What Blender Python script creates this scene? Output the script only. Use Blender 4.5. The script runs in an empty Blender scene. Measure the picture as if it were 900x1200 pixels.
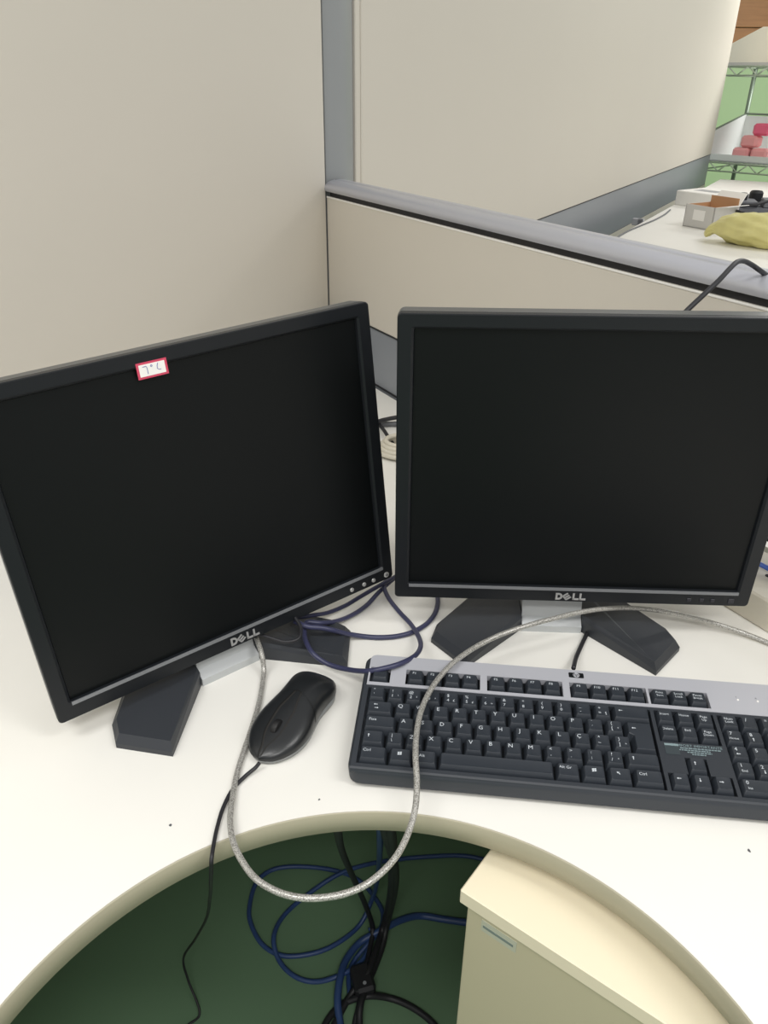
import bpy, bmesh, math, random
from mathutils import Vector, Matrix
from math import sin, cos, pi, radians as R
random.seed(4)
scene = bpy.context.scene
COL = scene.collection
V = Vector

# ------------------------------------------------------------------ materials
def new_mat(name):
    m = bpy.data.materials.new(name); m.use_nodes = True
    n = m.node_tree.nodes; b = n['Principled BSDF']
    return m, m.node_tree, b
def mat(name, col, rough=.5, metal=0, spec=.5, noise=0, nscale=200, bump=0, bscale=400, coat=0, alpha=1, trans=0):
    m, t, b = new_mat(name)
    b.inputs['Base Color'].default_value = (*col, 1)
    b.inputs['Roughness'].default_value = rough
    b.inputs['Metallic'].default_value = metal
    b.inputs['Specular IOR Level'].default_value = spec
    b.inputs['Coat Weight'].default_value = coat
    b.inputs['Alpha'].default_value = alpha
    b.inputs['Transmission Weight'].default_value = trans
    tc = None
    if noise or bump:
        tc = t.nodes.new('ShaderNodeTexCoord')
    if noise:
        nz = t.nodes.new('ShaderNodeTexNoise'); nz.inputs['Scale'].default_value = nscale; nz.inputs['Detail'].default_value = 4
        t.links.new(tc.outputs['Object'], nz.inputs['Vector'])
        mx = t.nodes.new('ShaderNodeMix'); mx.data_type = 'RGBA'
        mx.inputs[6].default_value = (*[c*(1-noise) for c in col], 1)
        mx.inputs[7].default_value = (*[min(1, c*(1+noise)) for c in col], 1)
        t.links.new(nz.outputs['Fac'], mx.inputs[0]); t.links.new(mx.outputs[2], b.inputs['Base Color'])
    if bump:
        nb = t.nodes.new('ShaderNodeTexNoise'); nb.inputs['Scale'].default_value = bscale; nb.inputs['Detail'].default_value = 3
        t.links.new(tc.outputs['Object'], nb.inputs['Vector'])
        bp = t.nodes.new('ShaderNodeBump'); bp.inputs['Strength'].default_value = bump; bp.inputs['Distance'].default_value = .001
        t.links.new(nb.outputs['Fac'], bp.inputs['Height']); t.links.new(bp.outputs['Normal'], b.inputs['Normal'])
    return m

def srgb(r, g, b):
    f = lambda c: (c/255/12.92 if c/255 <= .04045 else ((c/255+.055)/1.055)**2.4)
    return (f(r), f(g), f(b))

M = {}
M['panel'] = mat('panel_laminate', srgb(211,205,193), .55, spec=.35, noise=.015, nscale=3)
M['strip'] = mat('grey_strip_laminate', srgb(142,146,152), .38, spec=.4, noise=.04, nscale=5)
M['post'] = mat('grey_post_paint', srgb(146,149,150), .35, spec=.5)
M['alu'] = mat('painted_aluminium', srgb(184,185,192), .32, metal=.35, spec=.6)
M['gasket'] = mat('black_rubber', srgb(45,45,48), .6)
M['desk'] = mat('desk_laminate', srgb(238,233,224), .42, spec=.4, noise=.02, nscale=6)
M['band'] = mat('edge_band', srgb(172,166,144), .45, noise=.03, nscale=20)
M['floor'] = mat('green_floor', srgb(112,142,112), .5, spec=.3, noise=.12, nscale=2.5)
M['greenwall'] = mat('green_wall_paint', srgb(172,198,152), .6, noise=.02, nscale=2)
M['cab'] = mat('cream_laminate', srgb(236,226,200), .5, noise=.015, nscale=8)
M['cabbody'] = mat('beige_laminate', srgb(196,188,160), .5, noise=.015, nscale=8)
M['bezel'] = mat('black_bezel_plastic', srgb(20,23,27), .38, spec=.35, bump=.12, bscale=1500)
M['shell'] = mat('dark_rear_plastic', srgb(62,64,66), .3, spec=.6)
M['screen'] = mat('matte_screen', srgb(8,11,12), .45, spec=.22)
M['trim'] = mat('grey_trim', srgb(128,130,133), .4, metal=.2)
M['logo'] = mat('silver_logo', srgb(190,190,190), .3, metal=.5)
M['button'] = mat('silver_button', srgb(196,196,194), .28, metal=.6)
M['dark_button'] = mat('dark_button', srgb(36,36,44), .35)
M['silver'] = mat('silver_stand_plastic', srgb(190,193,194), .42, metal=.1, spec=.5)
M['foot'] = mat('black_foot_plastic', srgb(50,53,58), .45, spec=.45, bump=.1, bscale=1500)
M['kbblack'] = mat('keyboard_black', srgb(50,54,60), .48, spec=.4, bump=.15, bscale=1500)
M['kbwell'] = mat('keyboard_well', srgb(14,16,19), .7, spec=.2)
M['key'] = mat('key_plastic', srgb(44,49,56), .45, spec=.5, bump=.2, bscale=1800)
M['kbsilver'] = mat('keyboard_silver', srgb(186,187,194), .4, metal=.2, spec=.5)
M['legend'] = mat('legend_print', srgb(200,206,212), .6)
M['mouse'] = mat('mouse_black', srgb(30,32,34), .3, spec=.5, bump=.08, bscale=1500)
M['mousegrey'] = mat('mouse_grey', srgb(128,130,130), .4)
M['wheel'] = mat('mouse_wheel_rubber', srgb(18,18,19), .6)
M['blackcable'] = mat('black_cable', srgb(34,34,38), .5)
M['greycable'] = mat('grey_cable', srgb(90,92,95), .5)
M['navy'] = mat('navy_cable', srgb(56,58,86), .36, spec=.5)
M['blue'] = mat('blue_cable', srgb(52,76,124), .4)
M['brightblue'] = mat('bright_blue_cable', srgb(80,112,200), .4)
M['white'] = mat('white_paper', srgb(242,240,236), .6)
M['red'] = mat('red_print', srgb(206,70,98), .6)
M['pen'] = mat('pen_ink', srgb(120,124,172), .6)
M['outlet'] = mat('outlet_beige', srgb(206,200,184), .45)
M['hole'] = mat('socket_hole', srgb(30,28,26), .7)
M['smear'] = mat('label_grey', srgb(120,132,128), .5)
M['paleprint'] = mat('pale_print', srgb(128,146,150), .5)
M['labeldark'] = mat('label_clear', srgb(60,68,72), .3)
M['carton'] = mat('carton_grey', srgb(206,204,200), .6, noise=.05, nscale=10)
M['kraft'] = mat('kraft_inside', srgb(196,152,112), .7, noise=.05, nscale=10)
M['whitecarton'] = mat('carton_white', srgb(240,238,232), .6)
M['creamcarton'] = mat('carton_cream', srgb(246,240,224), .6)
M['bag'] = mat('yellow_bag', srgb(216,208,140), .35, noise=.15, nscale=14, bump=.6, bscale=40)
M['grime'] = mat('bag_content', srgb(150,150,120), .6)
M['device'] = mat('device_grey', srgb(96,98,104), .5, noise=.2, nscale=30)
M['devdark'] = mat('device_black', srgb(30,30,34), .5)
M['wire'] = mat('shelf_wire', srgb(196,206,190), .35, metal=.3)
M['shelfpost'] = mat('shelf_post', srgb(112,126,110), .4, metal=.3)
M['binwhite'] = mat('bin_white', srgb(222,226,224), .45)
M['pink'] = mat('pink_plastic', srgb(236,164,164), .45)
M['rose'] = mat('rose_plastic', srgb(236,104,136), .45)

M['paleprint_l'] = mat('sticker_pale', srgb(188,190,172), .5)
def wood_mat():
    m, t, b = new_mat('brown_wood')
    tc = t.nodes.new('ShaderNodeTexCoord'); mp = t.nodes.new('ShaderNodeMapping'); mp.inputs['Scale'].default_value = (1, 1, 8)
    nz = t.nodes.new('ShaderNodeTexNoise'); nz.inputs['Scale'].default_value = 4; nz.inputs['Detail'].default_value = 5
    cr = t.nodes.new('ShaderNodeValToRGB')
    cr.color_ramp.elements[0].color = (*srgb(140,96,56), 1); cr.color_ramp.elements[1].color = (*srgb(180,128,80), 1)
    t.links.new(tc.outputs['Object'], mp.inputs[0]); t.links.new(mp.outputs[0], nz.inputs['Vector'])
    t.links.new(nz.outputs['Fac'], cr.inputs[0]); t.links.new(cr.outputs[0], b.inputs['Base Color'])
    b.inputs['Roughness'].default_value = .5
    return m
M['wood'] = wood_mat()
def braid_mat():
    m, t, b = new_mat('braided_usb_jacket')
    tc = t.nodes.new('ShaderNodeTexCoord'); vo = t.nodes.new('ShaderNodeTexVoronoi'); vo.inputs['Scale'].default_value = 900
    cr = t.nodes.new('ShaderNodeValToRGB')
    cr.color_ramp.elements[0].color = (*srgb(206,204,198), 1); cr.color_ramp.elements[1].color = (*srgb(128,126,120), 1)
    cr.color_ramp.elements[0].position = .2; cr.color_ramp.elements[1].position = .75
    t.links.new(tc.outputs['Object'], vo.inputs['Vector']); t.links.new(vo.outputs['Distance'], cr.inputs[0])
    t.links.new(cr.outputs[0], b.inputs['Base Color'])
    b.inputs['Roughness'].default_value = .35; b.inputs['Metallic'].default_value = .3; b.inputs['Coat Weight'].default_value = .5
    return m
M['braid'] = braid_mat()

# desk laminate gets a few small scuffs of its own
def desk_mat():
    m, t, b = new_mat('cream_desk_laminate')
    tc = t.nodes.new('ShaderNodeTexCoord')
    nz = t.nodes.new('ShaderNodeTexNoise'); nz.inputs['Scale'].default_value = 5; nz.inputs['Detail'].default_value = 3
    cr = t.nodes.new('ShaderNodeValToRGB')
    cr.color_ramp.elements[0].color = (*srgb(233,231,224), 1); cr.color_ramp.elements[1].color = (*srgb(239,237,231), 1)
    t.links.new(tc.outputs['Object'], nz.inputs['Vector']); t.links.new(nz.outputs['Fac'], cr.inputs[0])
    t.links.new(cr.outputs[0], b.inputs['Base Color'])
    b.inputs['Roughness'].default_value = .4; b.inputs['Specular IOR Level'].default_value = .4
    return m
M['desk'] = desk_mat()

# ------------------------------------------------------------------ object helpers
def link(me, name, mats, parent=None, smooth=False):
    if smooth:
        for p in me.polygons: p.use_smooth = True
    for m in (mats if isinstance(mats, (list, tuple)) else [mats]):
        me.materials.append(M[m])
    o = bpy.data.objects.new(name, me); COL.objects.link(o)
    if parent: o.parent = parent
    return o
class MB:
    def __init__(s): s.v = []; s.f = []; s.m = []; s.mi = 0
    def add(s, vs, fs):
        k = len(s.v); s.v += [tuple(v) for v in vs]; s.f += [tuple(i+k for i in f) for f in fs]; s.m += [s.mi]*len(fs)
    def box(s, x0, x1, y0, y1, z0, z1, T=None, b=0):
        if b:
            s.chamfer_box(x0, x1, y0, y1, z0, z1, b, T); return
        vs = [V((x, y, z)) for z in (z0, z1) for y in (y0, y1) for x in (x0, x1)]
        if T: vs = [T @ v for v in vs]
        s.add(vs, [(0,2,3,1),(4,5,7,6),(0,1,5,4),(2,6,7,3),(0,4,6,2),(1,3,7,5)])
    def chamfer_box(s, x0, x1, y0, y1, z0, z1, b, T=None):
        rings = []
        for z, i in ((z0, b), (z0+b, 0), (z1-b, 0), (z1, b)):
            rings.append([V(p) for p in ((x0+b, y0+i, z), (x1-b, y0+i, z), (x1-i, y0+b, z), (x1-i, y1-b, z), (x1-b, y1-i, z), (x0+b, y1-i, z), (x0+i, y1-b, z), (x0+i, y0+b, z))])
        s.loft(rings, T)
    def loft(s, rings, T=None, caps=True, closed=True):
        n = len(rings[0]); vs = [ (T @ V(p) if T else V(p)) for r in rings for p in r]
        fs = []
        for k in range(len(rings)-1):
            for i in range(n if closed else n-1):
                j = (i+1) % n
                fs.append((k*n+i, k*n+j, (k+1)*n+j, (k+1)*n+i))
        if caps:
            fs.append(tuple(range(n-1, -1, -1))); fs.append(tuple((len(rings)-1)*n+i for i in range(n)))
        s.add(vs, fs)
    def prism(s, pts, z0, z1, T=None):
        s.loft([[(x, y, z0) for x, y in pts], [(x, y, z1) for x, y in pts]], T)
    def tube(s, pts, r, seg=10, T=None, caps=True):
        pts = [V(p) for p in pts]; n = len(pts)
        up = V((0, 0, 1)); rings = []; prev = None
        for i in range(n):
            t = (pts[min(i+1, n-1)]-pts[max(i-1, 0)]).normalized()
            if prev is None:
                a = t.cross(up)
                if a.length < .01: a = t.cross(V((1, 0, 0)))
                a.normalize()
            else:
                a = (prev - t*prev.dot(t)).normalized()
            prev = a; c = t.cross(a)
            rr = r[i] if isinstance(r, (list, tuple)) else r
            rings.append([pts[i] + a*cos(2*pi*k/seg)*rr + c*sin(2*pi*k/seg)*rr for k in range(seg)])
        s.loft(rings, T, caps)
    def cyl(s, c, r, h, axis='z', seg=24, T=None):
        c = V(c); ax = {'x': V((1,0,0)), 'y': V((0,1,0)), 'z': V((0,0,1))}[axis]
        s.tube([c-ax*h/2, c+ax*h/2], r, seg, T)
    def mesh(s, name):
        me = bpy.data.meshes.new(name); me.from_pydata(s.v, [], s.f)
        for p, i in zip(me.polygons, s.m): p.material_index = i
        bm = bmesh.new(); bm.from_mesh(me); bmesh.ops.recalc_face_normals(bm, faces=bm.faces); bm.to_mesh(me); bm.free()
        return me
    def build(s, name, mats, parent=None, smooth=False, angle=None):
        o = link(s.mesh(name), name, mats, parent, smooth or angle is not None)
        if angle is not None: o.data.set_sharp_from_angle(angle=R(angle))
        return o

def spline(pts, k=8):
    pts = [V(p) for p in pts]; out = []
    P = [pts[0]*2-pts[1]] + pts + [pts[-1]*2-pts[-2]]
    for i in range(1, len(P)-2):
        a, b, c, d = P[i-1:i+3]
        for j in range(k):
            t = j/k
            out.append(.5*((2*b)+(c-a)*t+(2*a-5*b+4*c-d)*t*t+(3*b-a-3*c+d)*t**3))
    out.append(pts[-1]); return out
def cable(name, pts, r, m, parent=None, k=8, seg=10):
    b = MB(); b.tube(spline(pts, k), r, seg); return b.build(name, m, parent, smooth=True)

def tag(o, label=None, cat=None, group=None, kind=None):
    if label: o['label'] = label
    if cat: o['category'] = cat
    if group: o['group'] = group
    if kind: o['kind'] = kind
    return o
def empty(name, loc=(0,0,0), rz=0):
    o = bpy.data.objects.new(name, None); COL.objects.link(o); o.empty_display_size = .05
    o.location = loc; o.rotation_euler = (0, 0, rz); return o
def rrect(x0, x1, y0, y1, r, n=4):
    pts = []
    for cx, cy, a0 in ((x1-r, y1-r, 0), (x0+r, y1-r, 90), (x0+r, y0+r, 180), (x1-r, y0+r, 270)):
        for k in range(n+1):
            a = R(a0+90*k/n); pts.append((cx+r*cos(a), cy+r*sin(a)))
    return pts
_tc = {}
def text_geo(txt, size, align='CENTER'):
    key = (txt, size, align)
    if key in _tc: return _tc[key]
    cu = bpy.data.curves.new('t', 'FONT'); cu.body = txt; cu.size = size; cu.align_x = align; cu.align_y = 'CENTER'; cu.resolution_u = 2
    o = bpy.data.objects.new('t', cu); COL.objects.link(o)
    dg = bpy.context.evaluated_depsgraph_get(); dg.update()
    me = bpy.data.meshes.new_from_object(o.evaluated_get(dg))
    g = ([v.co.copy() for v in me.vertices], [tuple(p.vertices) for p in me.polygons])
    bpy.data.objects.remove(o); bpy.data.curves.remove(cu); bpy.data.meshes.remove(me)
    _tc[key] = g; return g
def add_text(mb, txt, size, T, align='CENTER'):
    vs, fs = text_geo(txt, size, align)
    mb.add([T @ v for v in vs], fs)

# ------------------------------------------------------------------ the setting
HD = R(29.167)
D0 = V((sin(HD), cos(HD), 0)); N0 = V((D0.y, -D0.x, 0))           # long wall line (face looks along N0)
H1 = HD+R(120); D1 = V((sin(H1), cos(H1), 0)); N1 = V((D1.y, -D1.x, 0))
CN = V((-.134, 1.83, 0))
FZ = -.74
def frame(o, d):                       # local x along d, local y = horizontal left of d, z up
    y = V((-d.y, d.x, 0)); m = Matrix(((d.x, y.x, 0, o.x), (d.y, y.y, 0, o.y), (0, 0, 1, o.z), (0, 0, 0, 1))); return m
T0 = frame(CN, D0)                      # +y is behind the face of the long wall line
T1 = frame(CN, D1)                      # +y is behind the low partition's face (far side)

b = MB(); b.box(-6, 9, -4, 12, FZ-.05, FZ)
tag(b.build('floor', 'floor'), kind='structure')
b = MB(); b.box(-6, 9, 9.0, 9.12, FZ, 2.3)
tag(b.build('wall_back', 'greenwall'), kind='structure')

# long wall line: left partition, post, far partition
def screen_wall(name, t0, t1, label, top=1.45, st=.125):
    root = empty(name, T0 @ V((t0 if t0 >= 0 else t1, .03, FZ)), math.atan2(D0.y, D0.x))
    L = t1-t0; s0 = 0 if t0 >= 0 else -L
    b = MB(); b.box(s0, s0+L, -.03, .03, 0, -.062-FZ); b.box(s0, s0+L, -.03, .03, st+.002-FZ, top-FZ, b=.002)
    b.build('panel_board', 'panel', root)
    b = MB(); b.box(s0, s0+L, -.028, .028, -.062-FZ, st-FZ); b.build('lower_strip', 'strip', root)
    b = MB(); b.box(s0, s0+L, -.0305, .0305, st-.0005-FZ, st+.0025-FZ); b.box(s0, s0+L, -.0295, .0295, -.066-FZ, -.061-FZ); b.build('dark_seam', 'gasket', root)  # thin dark strips along the board joints
    b = MB(); b.chamfer_box(s0, s0+L, -.036, .036, top-FZ, top+.025-FZ, .006); b.build('top_cap', 'alu', root)
    tag(root, label, 'partition'); return root
screen_wall('office_partition', -2.6, -.002, 'tall beige partition rising directly behind the left monitor')
screen_wall('office_partition', .152, 5.2, 'tall beige partition running away along the far desk, grey strip at its foot', st=.142)
# post between them
root = empty('partition_post', T0 @ V((.076, .03, FZ)), math.atan2(D0.y, D0.x))
b = MB(); n = 12; prof = [(-.066+.114*k/n, -.024-.012*sin(pi*k/n)) for k in range(n+1)]
pts = prof + [(.048, .03), (-.066, .03)]
b.prism([(x, y) for x, y in pts], 0, 1.47-FZ); b.build('post_cover', 'post', root, angle=40)
b = MB(); b.box(.0485, .0535, -.02, .028, 0, 1.46-FZ); b.box(-.0775, -.0665, -.012, .028, 0, 1.46-FZ); b.build('dark_gap_strip', 'gasket', root)  # dark strips filling the post gaps; the left one stands in for shadow
b = MB(); b.chamfer_box(.054, .075, -.028, .028, 0, 1.46-FZ, .002); b.build('side_rail', 'panel', root)
tag(root, 'grey upright post in the corner between the two tall partitions', 'post')

# low partition (with a cable opening at its foot near the right end)
root = empty('low_partition', T1 @ V((0, .03, FZ)), math.atan2(D1.y, D1.x))
LP = 2.15; OP0, OP1 = .98, 1.55
b = MB(); b.box(.0, LP, -.03, .035, .127-FZ, .368-FZ, b=.003); b.box(.04, LP, -.03, .03, 0, -.03-FZ); b.build('panel_board', 'panel', root)
b = MB(); b.box(.04, OP0, -.027, .03, -.03-FZ, .125-FZ); b.box(OP1, LP, -.027, .03, -.03-FZ, .125-FZ); b.box(OP0, OP1, -.027, .03, .103-FZ, .125-FZ)
b.build('lower_strip', 'strip', root)
b = MB(); b.box(.04, LP, -.029, .032, .1245-FZ, .1275-FZ); b.box(.04, OP0, -.029, .032, .0005-FZ, .004-FZ); b.box(OP0, OP1, -.029, .032, .1005-FZ, .1035-FZ)
b.box(.006, LP, -.0235, .033, .367-FZ, .380-FZ); b.build('dark_seam', 'gasket', root)  # dark joint strips plus the black gasket under the cap
prof = [(-.033, .379), (-.036, .384), (-.034, .390), (-.028, .3955), (-.018, .399), (-.006, .4005), (-.0045, .3995), (-.002, .3995), (-.0005, .4005), (.010, .4005), (.022, .399), (.033, .3955), (.040, .390), (.042, .384), (.039, .379)]
def capring(t_of_y):
    return [(t_of_y(y), y, z-FZ) for y, z in prof]
b = MB(); b.loft([capring(lambda y: -.0+(y+.03)*-.25), capring(lambda y: LP)]); b.build('top_cap', 'alu', root, angle=50)
b = MB(); b.chamfer_box(.002, LP, -.0312, -.0285, .3655-FZ, .3687-FZ, .0008); b.build('edge_highlight', 'whitecarton', root)  # pale strip painted in as the highlight along the panel's top ledge
tag(root, 'low beige partition with silver top rail, crossing behind the right monitor', 'partition')

# ------------------------------------------------------------------ desks
def build_desk():
    root = empty('curved_desk', (0, .9, 0))
    c = V((-.0041, .2005)); r = .2954
    NA = 72
    arc = [(c.x - r*cos(pi*k/NA), c.y + r*sin(pi*k/NA)) for k in range(NA+1)]
    p_r = CN + N1*.004 + D1*2.2; p_r0 = CN + N1*.004
    k = (-.15-CN.y-N1.y*.004)/D1.y; q = CN + N1*.004 + D1*k
    inner = [(c.x-r, -.15)] + arc + [(c.x+r, -.15)]
    corner = CN + V((0.004, -.02, 0))
    w = CN + N0*.004; k2 = (-.15-w.y)/D0.y; ql = w + D0*k2
    poly = inner + [(q.x, -.15), (corner.x, corner.y), (ql.x, -.15)]
    poly = [(x, y-.9) for x, y in poly]
    b = MB(); b.prism(poly, -.025, 0); b.build('tabletop', 'desk', root)
    # beige edge band on the cut-out, a hair proud of the board
    path = [(x, y-.9) for x, y in inner]
    rings = []
    for i, (x, y) in enumerate(path):
        a = V(path[max(i-1, 0)]); d = V(path[min(i+1, len(path)-1)]); t = (d-a).normalized(); nrm = V((t.y, -t.x))
        p = V((x, y))
        rings.append([(p.x+nrm.x*o, p.y+nrm.y*o, z) for o, z in ((.0002, -.0255), (.0014, -.0245), (.0014, -.0012), (.0004, -.0002), (.0002, -.0002))])
    b = MB(); b.loft(rings, closed=True); b.build('edge_band', 'band', root, angle=60)
    # support panels under the board
    b = MB(); b.box(-.012, .012, -.42, 0, FZ, -.026, frame(V((-.75, -.55, 0)), V((0, 1, 0))).copy()); b.build('support_panel', 'cabbody', root)
    tag(root, 'cream curved desk with a round cut-out, the monitors and keyboard on it', 'desk')
build_desk()
# small scuffs on the desk top
for i, (pt, sz, lab) in enumerate((((-0.1891, 0.4776, 0.0000), .0016, 'tiny dark scuff on desk left of the mouse cable'), ((0.3242, 0.4575, 0.0000), .0014, 'tiny dark fleck on desk at right, below the keyboard'), ((-0.0577, 0.5081, 0.0000), .001, 'pinprick dark fleck on desk under the mouse'))):
    b = MB(); x, y, z = pt
    pts = [(x+sz*random.uniform(.5, 1.2)*cos(a*pi/3), y+sz*random.uniform(.4, 1.)*sin(a*pi/3)*1.6) for a in range(6)]
    b.prism(pts, .0, .0003); o = b.build('desk_fleck', 'greycable'); tag(o, lab, 'speck')

# far desk on the other side of the low partition
root = empty('far_desk', (1.5, 3.4, 0))
pA = CN + D0*.35 - N0*0 + N0*.075; pA = CN + D0*.28 + N0*.135
pB = CN + D0*4.95 + N0*.135
pC = pB + N0*1.6
pD = CN + D1*2.15 - N1*.075 + D0*.2
pE = CN + D1*.25 - N1*.075
def rel(p): return (p.x-1.5, p.y-3.4)
b = MB(); b.prism([rel(pA), rel(pE), rel(pD), rel(pC), rel(pB)], -.025, -.0); b.build('tabletop', 'desk', root)
b = MB(); TT = frame(pB + N0*.03 - V((1.5, 3.4, 0)), N0); b.box(0, 1.5, -.0, .025, FZ, -.026, TT); b.build('support_panel', 'cabbody', root)
TT = frame(CN + D0*1.2 + N0*.17 - V((1.5, 3.4, 0)), N0); b = MB(); b.box(0, .5, -.0, .025, FZ, -.026, TT); b.build('support_panel', 'cabbody', root)
tag(root, 'cream desk on the far side of the low partition, cluttered at its right end', 'desk')
# bracket and cable in the gap behind the far desk
b = MB(); TT = frame(CN + D0*2.62 + N0*.098, D0)
b.box(-.004, .02, -.035, .018, -.02, .012, TT, b=.002); b.box(-.004, .005, -.035, -.01, -.05, .012, TT); o = b.build('desk_bracket', 'alu')
tag(o, 'small grey metal bracket in the gap behind the far desk', 'bracket')
o = cable('thin_cable', [T0 @ V((x, -.16-.016*sin(x*5), .003)) for x in (2.0, 2.15, 2.3, 2.45, 2.58, 2.7, 2.9, 3.1)], .004, 'greycable')
tag(o, 'thin grey cable lying along the back edge of the far desk', 'cable')

# pedestal under the desk
PT = frame(V((.0725, .4522, FZ)), V((.8, -.6, 0)))
root = empty('pedestal_cabinet', PT.translation, math.atan2(-.6, .8))
h = -.05-FZ
b = MB(); b.chamfer_box(0, .42, 0, .38, h-.018, h, .0012); b.build('cabinet_top', 'cab', root)
b = MB(); b.chamfer_box(.006, .414, .006, .374, 0.03, h-.018, .001); b.build('cabinet_body', 'cabbody', root)
b = MB(); b.box(.03, .39, .03, .35, 0, .03); b.build('plinth', 'gasket', root)
b = MB(); b.box(.022, .058, .0055, .0061, h-.045, h-.030); b.mi = 1; b.box(.024, .055, .0050, .0056, h-.039, h-.0362)
tag(b.build('sticker', ['paleprint_l', 'smear'], root), 'pale grey sticker with a dark line')
tag(root, 'cream drawer cabinet tucked under the right side of the cut-out', 'cabinet')

# ------------------------------------------------------------------ monitors
def dell_logo(mb, T, s=.0092):
    def bar(x0, y0, x1, y1, w, rot=None):
        a = V((x0, y0)); c = V((x1, y1)); t = (c-a).normalized(); n = V((-t.y, t.x))*w/2
        q = [a-n, c-n, c+n, a+n]
        if rot:
            q = [rot @ V((p.x, p.y)) for p in q]
        mb.prism([(p.x, p.y) for p in q], 0, .0008, T)
    w = s*.24
    # D
    ring = []
    N = 10
    for k in range(N+1):
        a = -pi/2+pi*k/N; ring.append((s*.38+s*.5*cos(a)*.98, s*.5*sin(a)))
    inner = []
    for k in range(N+1):
        a = -pi/2+pi*k/N; inner.append((s*.38+s*.24*cos(a), s*.26*sin(a)))
    x0 = -s*1.93
    mb_pts_o = [(x0+s*.0, -s*.5)] + [(x0+x, y) for x, y in ring] + [(x0+s*.0, s*.5)]
    mb_pts_i = [(x0+w, -s*.26)] + [(x0+x, y) for x, y in inner] + [(x0+w, s*.26)]
    n = len(mb_pts_o)
    vs = [V((x, y, z)) for z in (0, .0008) for L in (mb_pts_o, mb_pts_i) for x, y in L]
    fs = []
    for i in range(n):
        j = (i+1) % n
        fs += [(2*n+i, 2*n+j, 3*n+j, 3*n+i), (i, j, 2*n+j, 2*n+i), (n+i, n+j, 3*n+j, 3*n+i)]
    mb.add([T @ v for v in vs], fs)
    # tilted E
    rot = Matrix.Rotation(R(38), 2); cx = -s*.50; g = s*.36
    def E(a, b_): return (a, b_)
    q = lambda x, y: (rot @ V((x, y))) + V((cx, 0))
    for (ax, ay, bx, by) in ((-g, -g, -g, g), (-g, g*.95, g, g*.95), (-g, 0, g, 0), (-g, -g*.95, g, -g*.95)):
        a = q(ax, ay); c = q(bx, by); bar(a.x, a.y, c.x, c.y, w*.78)
    # L L
    for xx in (s*.32, s*1.18):
        bar(xx, -s*.5, xx, s*.5, w); bar(xx-w/2, -s*.5+w/2, xx+s*.68, -s*.5+w/2, w)

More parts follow.
